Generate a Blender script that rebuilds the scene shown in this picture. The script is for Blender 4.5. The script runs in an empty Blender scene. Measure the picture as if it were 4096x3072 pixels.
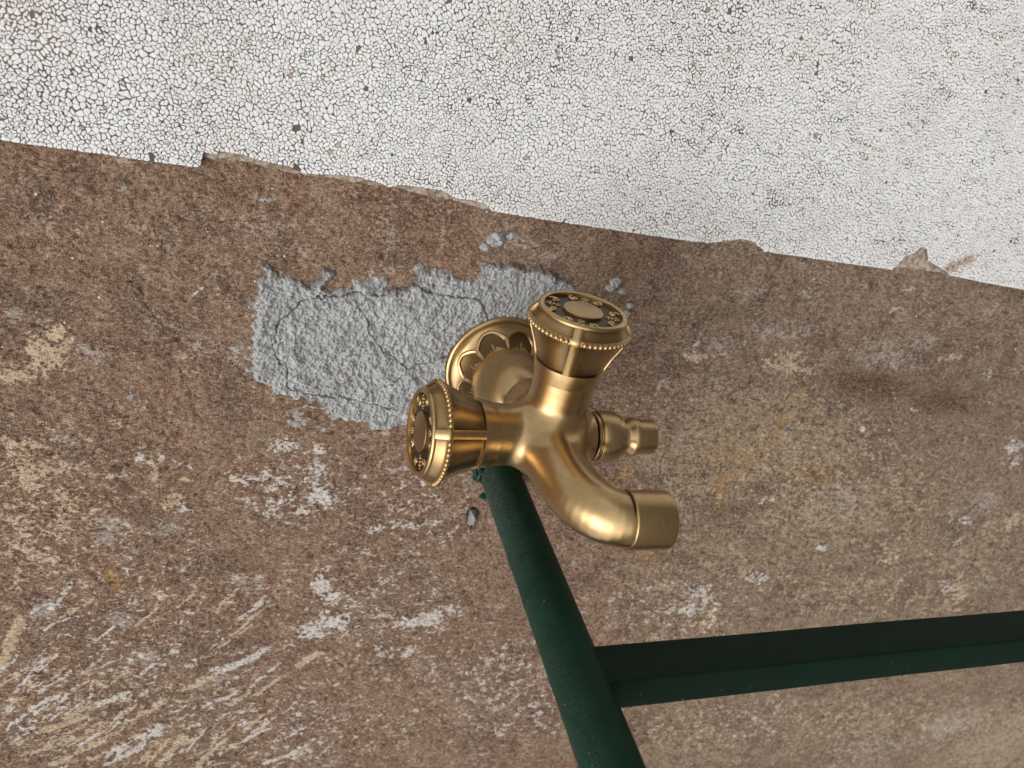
import bpy, math, random
import numpy as np
from mathutils import Vector, Matrix
from mathutils.geometry import delaunay_2d_cdt

# ------------------------------------------------------------------ frame
# wall frame in mm, origin = centre of the tap's wall plate:
#   u = straight down the wall, v = to the right along the wall, w = out of the wall
# world (metres): X = v, Y = -w, Z = H - u.  The phone was held sideways.
H = 0.9
def W(p):
    p = np.asarray(p, float)
    out = np.empty_like(p)
    out[..., 0] = p[..., 1]*0.001
    out[..., 1] = -p[..., 2]*0.001
    out[..., 2] = H - p[..., 0]*0.001
    return out

PC = np.array([2048., 1536.])
d1 = np.array([1100., -150.])-PC
d2 = np.array([11000., 1850.])-PC
FPX = math.sqrt(-(d1@d2))
N_ = np.array([d1[0], d1[1], FPX]); N_ /= np.linalg.norm(N_)
U_ = np.array([d2[0], d2[1], FPX]); U_ /= np.linalg.norm(U_)
W_ = -N_
V_ = np.cross(W_, U_)
CAM = np.array([-111.4, 155.9, 315.2])          # camera in the wall frame
def on_wall(px, wh=0.0):
    """point of the wall plane (mm) that the photo shows at a pixel"""
    px = np.atleast_2d(np.asarray(px, float))
    r = np.column_stack([px-PC, np.full(len(px), FPX)])
    t = (CAM[2]-wh)/(r@N_)
    P = r*t[:, None]
    return np.column_stack([P@U_+CAM[0], P@V_+CAM[1]])

# ------------------------------------------------------------------ camera
scene = bpy.context.scene
cd = bpy.data.cameras.new('camera')
cam = bpy.data.objects.new('camera', cd)
scene.collection.objects.link(cam)
scene.camera = cam
cd.sensor_width = 36.0
cd.lens = 36.0*FPX/4096
cd.clip_start = 0.005
cd.clip_end = 200.0
def wv(a): return Vector((a[1], -a[2], -a[0]))
xr = wv((U_[0], V_[0], W_[0])); yu = wv((-U_[1], -V_[1], -W_[1])); zb = wv((-U_[2], -V_[2], -W_[2]))
M = Matrix((xr, yu, zb)).transposed().to_4x4()
M.translation = Vector(W(CAM))
cam.matrix_world = M
cd.dof.use_dof = True
cd.dof.focus_distance = 0.318
cd.dof.aperture_fstop = 15.0

# ------------------------------------------------------------------ light
world = bpy.data.worlds.new('World'); scene.world = world
world.use_nodes = True
nt = world.node_tree
bg = nt.nodes['Background']
sky = nt.nodes.new('ShaderNodeTexSky')
sky.sky_type = 'NISHITA'
sky.sun_disc = False
SUN = Vector((-0.22, -0.62, 0.75)).normalized()     # direction towards the bright part of the sky
sky.sun_elevation = math.asin(SUN.z)
sky.sun_rotation = math.atan2(SUN.x, SUN.y)
sky.air_density = 1.0; sky.dust_density = 2.5; sky.ozone_density = 1.0
hs = nt.nodes.new('ShaderNodeHueSaturation')
hs.inputs['Saturation'].default_value = 0.12        # overcast: nearly colourless
nt.links.new(sky.outputs[0], hs.inputs['Color'])
nt.links.new(hs.outputs[0], bg.inputs['Color'])
bg.inputs['Strength'].default_value = 0.15
sd = bpy.data.lights.new('sun', 'SUN')
sun = bpy.data.objects.new('sun', sd)
scene.collection.objects.link(sun)
sd.energy = 0.6
sd.angle = math.radians(55)
sd.color = (1.0, 0.97, 0.93)
sun.rotation_euler = SUN.to_track_quat('Z', 'Y').to_euler()
vs = scene.view_settings
vs.view_transform = 'Standard'; vs.look = 'None'; vs.exposure = 0.34; vs.gamma = 1.0
vs.use_curve_mapping = False

rnd = random.Random(7)
rng = np.random.default_rng(11)

# ------------------------------------------------------------------ noise
def _h(ix, iy, s):
    n = (ix.astype(np.int64)*374761393+iy.astype(np.int64)*668265263+s*974634777) & 0x7fffffff
    n = ((n ^ (n >> 13))*1274126177) & 0x7fffffff
    n = ((n ^ (n >> 16))*461845907) & 0x7fffffff
    return ((n ^ (n >> 15)) & 0xffff)/65535.0
def vn(x, y, s=0):
    ix = np.floor(x); iy = np.floor(y)
    fx = x-ix; fy = y-iy
    fx = fx*fx*(3-2*fx); fy = fy*fy*(3-2*fy)
    a = _h(ix, iy, s); b = _h(ix+1, iy, s); c = _h(ix, iy+1, s); d = _h(ix+1, iy+1, s)
    return (a*(1-fx)+b*fx)*(1-fy)+(c*(1-fx)+d*fx)*fy
def fbm(x, y, s=0, o=4, g=0.5):
    t = 0; a = 1; n = 0
    x, y = x*0.85-y*0.53, x*0.53+y*0.85
    for k in range(o):
        t = t+a*vn(x, y, s+k*17); n += a; a *= g
        x, y = x*1.62-y*1.22+13.7, x*1.22+y*1.62-7.1
    return t/n
def sstep(a, b, x):
    t = np.clip((x-a)/(b-a), 0, 1); return t*t*(3-2*t)
def seg_dist(P, poly):
    """distance of the points P (n,2) from a polyline"""
    d = np.full(len(P), 1e9)
    for a, b in zip(poly[:-1], poly[1:]):
        ab = b-a; L = ab@ab
        t = np.clip(((P-a)@ab)/max(L, 1e-9), 0, 1)
        q = P-(a+t[:, None]*ab)
        d = np.minimum(d, np.sqrt((q*q).sum(1)))
    return d
def in_poly(P, poly):
    c = np.zeros(len(P), bool)
    n = len(poly)
    for i in range(n):
        a = poly[i]; b = poly[(i+1) % n]
        k = (a[1] > P[:, 1]) != (b[1] > P[:, 1])
        with np.errstate(divide='ignore', invalid='ignore'):
            x = (b[0]-a[0])*(P[:, 1]-a[1])/(b[1]-a[1]+1e-12)+a[0]
        c ^= k & (P[:, 0] < x)
    return c

# ------------------------------------------------------------------ objects
col = scene.collection
def tag(o, label=None, cat=None, group=None, kind=None):
    if label: o['label'] = label
    if cat: o['category'] = cat
    if group: o['group'] = group
    if kind: o['kind'] = kind
    return o
def empty(name, at):
    o = bpy.data.objects.new(name, None); col.objects.link(o)
    o.location = Vector(W(at)); o.empty_display_size = 0.02
    o['_at'] = list(at)
    return o
base_of = {}
def mesh_from(name, V, F, origin, smooth=True, mat=None, uv=None):
    me = bpy.data.meshes.new(name)
    P = W(np.asarray(V, float))-W(np.asarray(origin, float))
    if isinstance(F, np.ndarray):
        k = F.shape[1]; n = len(F)
        me.vertices.add(len(P)); me.vertices.foreach_set('co', P.ravel())
        me.loops.add(n*k); me.loops.foreach_set('vertex_index', F.ravel().astype(np.int32))
        me.polygons.add(n)
        me.polygons.foreach_set('loop_start', np.arange(0, n*k, k, dtype=np.int32))
        me.update(calc_edges=True)
    else:
        me.from_pydata([tuple(p) for p in P], [], F)
    me.validate()
    me.polygons.foreach_set('use_smooth', np.full(len(me.polygons), smooth, bool))
    if smooth and len(me.polygons) < 60000: me.set_sharp_from_angle(angle=math.radians(38))
    if mat: me.materials.append(mat)
    return me
def obj(name, V, F, mat, parent=None, smooth=True, origin=None):
    if parent is not None: org = base_of[parent.name]
    else: org = origin if origin is not None else (0, 0, 0)
    me = mesh_from(name, V, F, org, smooth, mat)
    o = bpy.data.objects.new(name, me); col.objects.link(o)
    base_of[o.name] = org
    if parent is not None: o.parent = parent
    else: o.location = Vector(W(np.asarray(org, float)))
    return o
def thing(name, at, label, cat, group=None):
    o = empty(name, at); del o['_at']
    base_of[o.name] = at
    return tag(o, label, cat, group)
def attr(o, name, arr):
    a = o.data.attributes.new(name, 'FLOAT', 'POINT')
    a.data.foreach_set('value', np.asarray(arr, np.float32))

def basis(a, ref=(0, 0, 1)):
    a = np.asarray(a, float); a = a/np.linalg.norm(a)
    r = np.asarray(ref, float)
    if abs(r@a) > 0.98*np.linalg.norm(r): r = np.array([1., 0.2, 0.1])
    e1 = r-(r@a)*a; e1 /= np.linalg.norm(e1)
    return a, e1, np.cross(a, e1)
def lathe(prof, c, axis, seg=96, ref=(0, 0, 1), close_end=False, close_start=False, a0=0, a1=2*math.pi):
    """prof = [(radius, distance along the axis)]"""
    a, e1, e2 = basis(axis, ref); c = np.asarray(c, float)
    full = abs(a1-a0-2*math.pi) < 1e-6
    n = seg if full else seg+1
    an = a0+(a1-a0)*np.arange(n)/seg
    V = []; F = []
    for r, t in prof:
        V.append(c+a*t+r*(np.cos(an)[:, None]*e1+np.sin(an)[:, None]*e2))
    V = np.concatenate(V)
    m = len(prof)
    for i in range(m-1):
        for j in range(seg):
            k = (j+1) % n
            F.append((i*n+j, i*n+k, (i+1)*n+k, (i+1)*n+j))
    if close_end: F.append(tuple(range((m-1)*n, m*n)))
    if close_start: F.append(tuple(reversed(range(0, n))))
    return V, F
def smooth_prof(p, it=2):
    p = [np.array(q, float) for q in p]
    for _ in range(it):
        q = [p[0]]
        for a, b in zip(p[:-1], p[1:]):
            q += [a*.75+b*.25, a*.25+b*.75]
        q.append(p[-1]); p = q
    return p
def tube(path, rad, seg=8, flat=1.0, up=(0, 0, 1)):
    path = np.asarray(path, float); n = len(path)
    rad = np.broadcast_to(np.asarray(rad, float), (n,))
    V = []; F = []
    up = np.asarray(up, float)
    for i in range(n):
        t = path[min(i+1, n-1)]-path[max(i-1, 0)]; t /= np.linalg.norm(t)
        s = np.cross(t, up); s /= np.linalg.norm(s); q = np.cross(s, t)
        for j in range(seg):
            g = 2*math.pi*j/seg
            V.append(path[i]+rad[i]*(math.cos(g)*s+math.sin(g)*q*flat))
    for i in range(n-1):
        for j in range(seg):
            k = (j+1) % seg
            F.append((i*seg+j, i*seg+k, (i+1)*seg+k, (i+1)*seg+j))
    F.append(tuple(reversed(range(seg)))); F.append(tuple(range((n-1)*seg, n*seg)))
    return V, F
def merge(parts):
    V = []; F = []; k = 0
    for v, f in parts:
        V.extend(list(v)); F.extend([tuple(i+k for i in q) for q in f]); k += len(v)
    return V, F
def sphere(c, r, a=(0, 0, 1), sq=1.0, seg=10, rings=6):
    pr = [(max(r*math.cos(t), 1e-3), r*sq*math.sin(t)) for t in np.linspace(-math.pi/2, math.pi/2, rings+1)]
    return lathe(pr, c, a, seg, ref=(0.31, 0.52, 0.8), close_end=True, close_start=True)

# ------------------------------------------------------------------ node helpers
class NB:
    def __init__(s, name):
        s.m = bpy.data.materials.new(name); s.m.use_nodes = True
        s.t = s.m.node_tree; s.b = s.t.nodes['Principled BSDF']
        s.tc = s.t.nodes.new('ShaderNodeTexCoord')
    def n(s, typ, **kw):
        o = s.t.nodes.new(typ)
        for k, v in kw.items(): setattr(o, k, v)
        return o
    def l(s, a, b): s.t.links.new(a, b)
    def put(s, sock, v):
        if isinstance(v, bpy.types.NodeSocket): s.l(v, sock)
        else: sock.default_value = v
    def mapped(s, scale, src='Object', loc=(0, 0, 0), rot=(0, 0, 0)):
        m = s.n('ShaderNodeMapping')
        m.inputs['Scale'].default_value = scale if hasattr(scale, '__len__') else (scale,)*3
        m.inputs['Location'].default_value = loc
        m.inputs['Rotation'].default_value = rot
        s.l(s.tc.outputs[src], m.inputs[0]); return m.outputs[0]
    def noise(s, vec, scale=1.0, detail=4, rough=0.55, dist=0.0):
        o = s.n('ShaderNodeTexNoise'); s.l(vec, o.inputs['Vector'])
        o.inputs['Scale'].default_value = scale; o.inputs['Detail'].default_value = detail
        o.inputs['Roughness'].default_value = rough; o.inputs['Distortion'].default_value = dist
        return o.outputs['Fac']
    def voro(s, vec, scale=1.0, feat='F1', rand=1.0):
        o = s.n('ShaderNodeTexVoronoi', feature=feat); s.l(vec, o.inputs['Vector'])
        o.inputs['Scale'].default_value = scale; o.inputs['Randomness'].default_value = rand
        return o
    def math(s, op, a, b=0.0, c=0.0, clamp=False):
        o = s.n('ShaderNodeMath', operation=op, use_clamp=clamp)
        s.put(o.inputs[0], a); s.put(o.inputs[1], b); s.put(o.inputs[2], c); return o.outputs[0]
    def step(s, v, a, b, lo=0.0, hi=1.0):
        o = s.n('ShaderNodeMapRange', interpolation_type='SMOOTHSTEP')
        s.put(o.inputs[0], v); o.inputs[1].default_value = a; o.inputs[2].default_value = b
        o.inputs[3].default_value = lo; o.inputs[4].default_value = hi; return o.outputs[0]
    def mix(s, f, a, b, mode='MIX'):
        o = s.n('ShaderNodeMix', data_type='RGBA', blend_type=mode)
        s.put(o.inputs[0], f)
        s.put(o.inputs[6], a if isinstance(a, bpy.types.NodeSocket) else (*a, 1))
        s.put(o.inputs[7], b if isinstance(b, bpy.types.NodeSocket) else (*b, 1)); return o.outputs[2]
    def attr(s, name):
        o = s.n('ShaderNodeAttribute', attribute_name=name); return o.outputs['Fac']
    def bump(s, h, strength=0.5, dist=0.0005, prev=None):
        o = s.n('ShaderNodeBump'); s.l(h, o.inputs['Height'])
        o.inputs['Strength'].default_value = strength; o.inputs['Distance'].default_value = dist
        if prev: s.l(prev, o.inputs['Normal'])
        return o.outputs[0]
    def fin(s, color=None, rough=None, normal=None, **kw):
        if color is not None: s.put(s.b.inputs['Base Color'], color if isinstance(color, bpy.types.NodeSocket) else (*color, 1))
        if rough is not None: s.put(s.b.inputs['Roughness'], rough)
        if normal is not None: s.l(normal, s.b.inputs['Normal'])
        for k, v in kw.items(): s.put(s.b.inputs[k.replace('_', ' ')], v)
        return s.m

# ------------------------------------------------------------------ materials
def mat_stone():
    s = NB('weathered_brown_stone')
    vec = s.mapped((1000, 1000, 700))                      # mm, grain drawn out along the wall's height
    iso = s.mapped(1000)
    big = s.noise(iso, 0.018, 3, 0.5)
    mid = s.noise(vec, 0.13, 5, 0.62)
    m2 = s.noise(vec, 0.36, 4, 0.65, 0.6)
    fine = s.noise(vec, 0.85, 3, 0.75)
    grit = s.noise(iso, 2.0, 2, 0.75)
    blot = s.noise(iso, 0.045, 4, 0.6)
    c = s.mix(s.step(big, 0.36, 0.66), (0.258, 0.138, 0.083), (0.245, 0.146, 0.092))
    c = s.mix(s.attr('drab'), c, (0.255, 0.178, 0.117))
    c = s.mix(s.math('MULTIPLY', s.step(mid, 0.50, 0.66), 0.60), c, (0.38, 0.265, 0.18))
    c = s.mix(s.math('MULTIPLY', s.step(mid, 0.48, 0.34), 0.65), c, (0.105, 0.058, 0.037))
    broad = s.noise(iso, 0.032, 4, 0.6, 0.8)
    c = s.mix(s.math('MULTIPLY', s.step(broad, 0.49, 0.36), 0.50), c, (0.095, 0.053, 0.034))
    c = s.mix(s.math('MULTIPLY', s.step(broad, 0.52, 0.66), 0.40), c, (0.36, 0.26, 0.175))
    c = s.mix(s.math('MULTIPLY', s.step(m2, 0.48, 0.36), 0.45), c, (0.085, 0.047, 0.032))
    c = s.mix(s.math('MULTIPLY', s.step(m2, 0.55, 0.68), 0.40), c, (0.47, 0.345, 0.26))
    # masks placed on the wall, broken up by the grain
    def cen(x, k): return s.math('MULTIPLY', s.math('SUBTRACT', x, 0.5), k)
    brk = s.math('ADD', s.math('ADD', cen(fine, 1.9), cen(m2, 2.6)), cen(mid, 1.6))
    def lay(c, src, colr, a=0.50, b=0.74, k=1.0):
        f = s.step(s.math('ADD', src, brk), a, b)
        f = s.math('MULTIPLY', f, s.step(src, 0.04, 0.30))
        return s.mix(s.math('MULTIPLY', f, k), c, colr)
    c = lay(c, s.attr('tan'), (0.42, 0.315, 0.205), 0.40, 0.85, 0.8)
    c = lay(c, s.attr('dark'), (0.10, 0.042, 0.019), 0.30, 0.75, 0.92)
    c = lay(c, s.math('MAXIMUM', s.attr('lilac'), s.step(blot, 0.50, 0.68, 0.0, 0.55)), (0.48, 0.43, 0.385), 0.46, 0.86, 0.60)
    c = lay(c, s.attr('rust'), (0.48, 0.265, 0.065), 0.36, 0.80, 0.85)
    c = lay(c, s.attr('ochre'), (0.68, 0.525, 0.35), 0.55, 0.72, 0.85)
    c = lay(c, s.attr('white'), (0.78, 0.74, 0.69), 0.55, 0.72, 0.9)
    c = lay(c, s.attr('grey'), (0.45, 0.44, 0.43), 0.45, 0.75, 0.85)
    # fine grain of light and dark sand
    c = s.mix(s.math('MULTIPLY', s.step(fine, 0.52, 0.64), 0.42), c, (0.61, 0.47, 0.345))
    c = s.mix(s.math('MULTIPLY', s.step(fine, 0.48, 0.36), 0.75), c, (0.050, 0.029, 0.019))
    c = s.mix(s.math('MULTIPLY', s.step(grit, 0.47, 0.35), 0.72), c, (0.070, 0.043, 0.032))
    c = s.mix(s.math('MULTIPLY', s.step(grit, 0.54, 0.65), 0.60), c, (0.60, 0.485, 0.375))
    # sparse white sand grains; black specks paint the shade of small pits
    v1 = s.voro(iso, 0.25); sz = s.n('ShaderNodeSeparateColor'); s.l(v1.outputs['Color'], sz.inputs[0])
    r1 = s.math('MULTIPLY', s.math('POWER', sz.outputs[0], 4.0), 0.14)
    c = s.mix(s.math('LESS_THAN', s.math('ADD', v1.outputs['Distance'], s.math('MULTIPLY', grit, 0.05)), s.math('ADD', r1, 0.02)), c, (0.72, 0.68, 0.63))
    iso2 = s.mapped(1000, loc=(31, 7, 11))
    v2 = s.voro(iso2, 0.20); sz2 = s.n('ShaderNodeSeparateColor'); s.l(v2.outputs['Color'], sz2.inputs[0])
    r2 = s.math('MULTIPLY', s.math('POWER', sz2.outputs[1], 4.0), 0.13)
    c = s.mix(s.math('LESS_THAN', s.math('ADD', v2.outputs['Distance'], s.math('MULTIPLY', grit, 0.06)), s.math('ADD', r2, 0.02)), c, (0.022, 0.018, 0.017))
    h = s.math('ADD', s.math('MULTIPLY', fine, 0.7), s.math('MULTIPLY', grit, 0.3))
    rel = s.step(s.attr('smooth'), 0.0, 1.0, 1.0, 0.35)
    bn = s.n('ShaderNodeBump'); s.l(h, bn.inputs['Height']); s.l(s.math('MULTIPLY', rel, 0.75), bn.inputs['Strength'])
    bn.inputs['Distance'].default_value = 0.0018
    return s.fin(c, 0.93, bn.outputs[0], Specular_IOR_Level=0.25)

def mat_mortar():
    s = NB('grey_cement_mortar')
    iso = s.mapped(1000)
    a = s.noise(iso, 0.12, 4, 0.6); f = s.noise(iso, 1.3, 4, 0.7); g = s.noise(iso, 3.0, 2, 0.6)
    c = s.mix(s.step(a, 0.35, 0.68), (0.51, 0.512, 0.502), (0.66, 0.66, 0.648))
    c = s.mix(s.math('MULTIPLY', s.step(f, 0.46, 0.28), 0.6), c, (0.22, 0.212, 0.205))
    c = s.mix(s.math('MULTIPLY', s.step(f, 0.54, 0.70), 0.5), c, (0.74, 0.735, 0.72))
    c = s.mix(s.attr('crack'), c, (0.05, 0.045, 0.042))
    # stone grains showing where the mortar is smeared thin
    thin = s.step(s.math('ADD', s.attr('thin'), s.math('MULTIPLY', s.math('SUBTRACT', f, 0.5), 1.6)), 0.45, 0.70)
    c = s.mix(s.math('MULTIPLY', thin, 0.8), c, (0.20, 0.14, 0.10))
    vg = s.voro(iso, 0.75); vg2 = s.voro(iso, 1.5)
    c = s.mix(s.step(vg.outputs['Distance'], 0.5, 0.9, 0.0, 0.45), c, (0.22, 0.212, 0.205))
    h = s.math('SUBTRACT', s.math('ADD', s.math('MULTIPLY', f, 0.6), s.math('MULTIPLY', g, 0.25)), s.math('ADD', s.math('MULTIPLY', vg.outputs['Distance'], 0.35), s.math('MULTIPLY', vg2.outputs['Distance'], 0.2)))
    return s.fin(c, 0.95, s.bump(h, 0.9, 0.0020), Specular_IOR_Level=0.2)

def mat_flake():
    s = NB('crackled_white_paint')
    iso = s.mapped(1000)
    t = s.attr('tone')
    a = s.noise(iso, 0.02, 3, 0.5); f = s.noise(iso, 1.4, 3, 0.6)
    c = s.mix(t, (0.79, 0.78, 0.765), (0.88, 0.875, 0.865))
    c = s.mix(s.math('MULTIPLY', s.step(f, 0.45, 0.25), 0.35), c, (0.50, 0.46, 0.43))
    c = s.mix(s.math('MULTIPLY', s.step(a, 0.46, 0.68), 0.15), c, (0.60, 0.545, 0.49))
    c = s.mix(s.attr('stain'), c, (0.34, 0.15, 0.025))
    return s.fin(c, 0.62, s.bump(f, 0.6, 0.0007), Specular_IOR_Level=0.35)
def mat_crack():
    s = NB('dirt_in_the_cracks')  # dark bed that shows between the flakes
    iso = s.mapped(1000)
    a = s.noise(iso, 0.045, 3, 0.5); f = s.noise(iso, 1.2, 3, 0.6)
    c = s.mix(s.step(a, 0.44, 0.60), (0.13, 0.118, 0.108), (0.25, 0.17, 0.115))
    c = s.mix(s.math('MULTIPLY', f, 0.5), c, (0.045, 0.040, 0.038))
    return s.fin(c, 0.95, None, Specular_IOR_Level=0.1)
def mat_coat_far():
    s = NB('crackled_white_paint_far')
    iso = s.mapped(1000)
    v = s.voro(iso, 0.42, 'DISTANCE_TO_EDGE')
    c = s.mix(s.step(v.outputs['Distance'], 0.05, 0.14), (0.10, 0.085, 0.075), (0.77, 0.765, 0.755))
    return s.fin(c, 0.65, s.bump(v.outputs['Distance'], 0.4, 0.0006))
def mat_undercoat():
    s = NB('crumbling_beige_undercoat')
    iso = s.mapped(1000)
    a = s.noise(iso, 0.35, 4, 0.65); f = s.noise(iso, 1.5, 3, 0.6)
    c = s.mix(s.step(a, 0.38, 0.62), (0.30, 0.205, 0.13), (0.56, 0.49, 0.42))
    c = s.mix(s.math('MULTIPLY', s.step(f, 0.45, 0.28), 0.7), c, (0.13, 0.085, 0.055))
    return s.fin(c, 0.95, s.bump(f, 0.8, 0.001), Specular_IOR_Level=0.2)

def mat_brass(name, base, dark, rough=0.30, patina=0.12, stretch=(1300, 260, 260), coat=0.6, bstr=0.2):
    s = NB(name)
    iso = s.mapped(1000); st = s.mapped(stretch)
    a = s.noise(iso, 0.045, 2, 0.5); br = s.noise(st, 1.0, 5, 0.7); f = s.noise(iso, 0.9, 3, 0.6)
    k = s.math('MULTIPLY', s.step(a, 0.42, 0.70), patina)
    c = s.mix(k, base, dark)
    c = s.mix(s.math('MULTIPLY', s.step(br, 0.40, 0.66), 0.22), c, dark)
    c = s.mix(s.math('MULTIPLY', s.attr('patina'), 0.92), c, (0.045, 0.026, 0.014))
    r = s.math('ADD', rough-0.05, s.math('MULTIPLY', br, 0.12))
    n = s.bump(br, bstr, 0.00012)
    return s.fin(c, r, n, Metallic=1.0, Coat_Weight=coat, Coat_Roughness=0.16, Coat_IOR=1.45)

def mat_green(name, col, dust):
    s = NB(name)
    iso = s.mapped(1000)
    f = s.noise(iso, 1.6, 3, 0.65); a = s.noise(iso, 0.06, 3, 0.6)
    c = s.mix(s.step(a, 0.4, 0.7), col, tuple(x*1.35 for x in col))
    geo = s.n('ShaderNodeNewGeometry'); sx = s.n('ShaderNodeSeparateXYZ'); s.l(geo.outputs['Normal'], sx.inputs[0])
    px = s.n('ShaderNodeSeparateXYZ'); s.l(s.tc.outputs['Object'], px.inputs[0])
    # dust settles on the upward side, thickest near the wall
    near = s.step(px.outputs[1], -0.10, 0.0, 0.25, 1.0)
    up = s.step(sx.outputs[2], 0.0, 1.0)
    d = s.math('MULTIPLY', s.math('MULTIPLY', s.step(f, 0.44, 0.66), s.math('MULTIPLY', up, near)), dust)
    c = s.mix(d, c, (0.20, 0.19, 0.18))
    v = s.voro(iso, 0.34); q = s.n('ShaderNodeSeparateColor'); s.l(v.outputs['Color'], q.inputs[0])
    r = s.math('MULTIPLY', s.math('POWER', q.outputs[0], 4.0), 0.13)
    c = s.mix(s.math('LESS_THAN', v.outputs['Distance'], r), c, (0.16, 0.17, 0.15))
    return s.fin(c, s.math('ADD', 0.42, s.math('MULTIPLY', f, 0.25)), s.bump(f, 0.35, 0.0004), Specular_IOR_Level=0.22)

M_STONE = mat_stone(); M_MORTAR = mat_mortar(); M_FLAKE = mat_flake(); M_CRACK = mat_crack()
M_FAR = mat_coat_far(); M_UNDER = mat_undercoat()
BR = (0.58, 0.392, 0.180); BD = (0.26, 0.155, 0.06)
M_BRASS = mat_brass('brushed_antique_brass', BR, BD)
M_BAND = mat_brass('brushed_antique_brass_bands', (0.58, 0.40, 0.195), BD, 0.30, 0.10, (260, 260, 1500), 0.2, 0.22)
M_PANEL = mat_brass('patinated_brass', (0.48, 0.315, 0.138), (0.22, 0.13, 0.055), 0.30, 0.4, (900, 900, 900), 0.3)
M_DARK = mat_brass('blackened_brass', (0.085, 0.052, 0.034), (0.040, 0.026, 0.020), 0.42, 0.6, (900, 900, 900), 0.15)
M_ORN = mat_brass('worn_relief_brass', (0.60, 0.41, 0.19), (0.20, 0.12, 0.05), 0.30, 0.3, (900, 900, 900), 0.25)
M_PETAL = mat_brass('dark_petal_brass', (0.17, 0.10, 0.038), (0.08, 0.045, 0.02), 0.32, 0.4, (900, 900, 900), 0.2)
M_GREEN = mat_green('dark_green_enamel', (0.0022, 0.0295, 0.0165), 0.7)
M_BARG = mat_green('dark_green_enamel_bar', (0.0010, 0.0125, 0.0056), 0.1)
M_CHIP = NB('grey_stone_chip')
M_CHIP = M_CHIP.fin(M_CHIP.mix(M_CHIP.noise(M_CHIP.mapped(1000), 0.5, 3), (0.12, 0.115, 0.11), (0.40, 0.39, 0.38)), 0.8)

# ================================================================== the ground at the wall's foot, unseen, added to darken what the brass mirrors from below
def mat_ground():
    s = NB('grey_brown_paving')
    a = s.noise(s.mapped(20), 1.0, 5, 0.6)
    return s.fin(s.mix(a, (0.09, 0.078, 0.068), (0.15, 0.135, 0.12)), 0.9)
gr = bpy.data.meshes.new('ground'); gr.from_pydata([(-40, -40, 0), (40, -40, 0), (40, 0.6, 0), (-40, 0.6, 0)], [], [(0, 1, 2, 3)]); gr.materials.append(mat_ground())
gro = bpy.data.objects.new('ground', gr); col.objects.link(gro); gro['kind'] = 'structure'

# ================================================================== the wall
wall = thing('stone_wall', (0, 0, 0), 'weathered brown stone wall with a strip of crackled white paint along one side', 'wall')

# lower edge of the white paint in the photo, chips included
EDGE_PX = [(-160, 528), (0, 556), (300, 597), (560, 634), (765, 661), (800, 662), (811, 640), (815, 607), (868, 612), (880, 600), (960, 612),
           (1060, 642), (1150, 662), (1220, 690), (1290, 692), (1365, 694), (1430, 704), (1488, 719), (1550, 742), (1612, 735), (1690, 745),
           (1766, 758), (1822, 790), (1880, 797), (1933, 809), (1964, 840), (2044, 853), (2300, 893), (2730, 957), (2829, 968), (2884, 959),
           (2952, 950), (3002, 962), (3051, 1002), (3200, 1023), (3348, 1045), (3551, 1073), (3589, 1042), (3607, 1021), (3640, 1008), (3675, 984),
           (3694, 993), (3700, 1036), (3743, 1064), (3792, 1098), (3950, 1130), (4096, 1157), (4300, 1188)]
EDGE = on_wall(EDGE_PX)
STRAIGHT = on_wall([(-160, 528), (0, 556), (765, 661), (2044, 853), (3051, 1002), (4096, 1157), (4300, 1188)])

MORTAR_C = [(150, 470), (225, 400), (195, 330), (250, 270), (235, 215), (280, 175), (330, 160), (360, 190), (385, 245), (470, 262), (540, 250), (560, 300),
            (620, 320), (690, 300), (690, 225), (740, 205), (800, 225), (835, 295), (790, 330), (770, 360), (840, 375), (940, 378), (930, 330), (1010, 320),
            (1060, 300), (1080, 262), (1130, 255), (1190, 290), (1215, 345), (1225, 385), (1290, 365), (1375, 300), (1350, 250), (1390, 200), (1450, 180),
            (1500, 205), (1590, 210), (1640, 250), (1680, 290), (1790, 325), (1860, 300), (1880, 225), (1930, 190), (1990, 175), (2060, 190), (2130, 180),
            (2212, 220), (2290, 190), (2330, 240), (2420, 260), (2500, 330), (2640, 420), (2600, 700), (2300, 1000), (1900, 1300), (1500, 1400), (1330, 1392),
            (1240, 1420), (1100, 1425), (1000, 1395), (900, 1345), (800, 1362), (760, 1330), (715, 1290), (700, 1225), (560, 1213), (450, 1192), (340, 1165),
            (290, 1100), (230, 1065), (190, 1000), (155, 970), (160, 870), (190, 800), (165, 760), (205, 700), (160, 640), (220, 590), (170, 520)]
def crop6(pts): return on_wall([(900+x/1.843, 950+y/1.843) for x, y in pts])
MORTAR = crop6(MORTAR_C)

def stone_height(P):
    u, v = P[:, 0], P[:, 1]
    h = (fbm(u/46, v/30, 1, 3)-0.5)*1.6
    h += (fbm(u/6.5, v/4.2, 5, 4, 0.62)-0.5)*1.3+(fbm(u/2.4, v/1.7, 25, 2, 0.6)-0.5)*0.75
    pit = fbm(u/3.4, v/2.2, 9, 2)
    h -= np.clip(pit-0.64, 0, 1)*4.0
    return h

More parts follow.
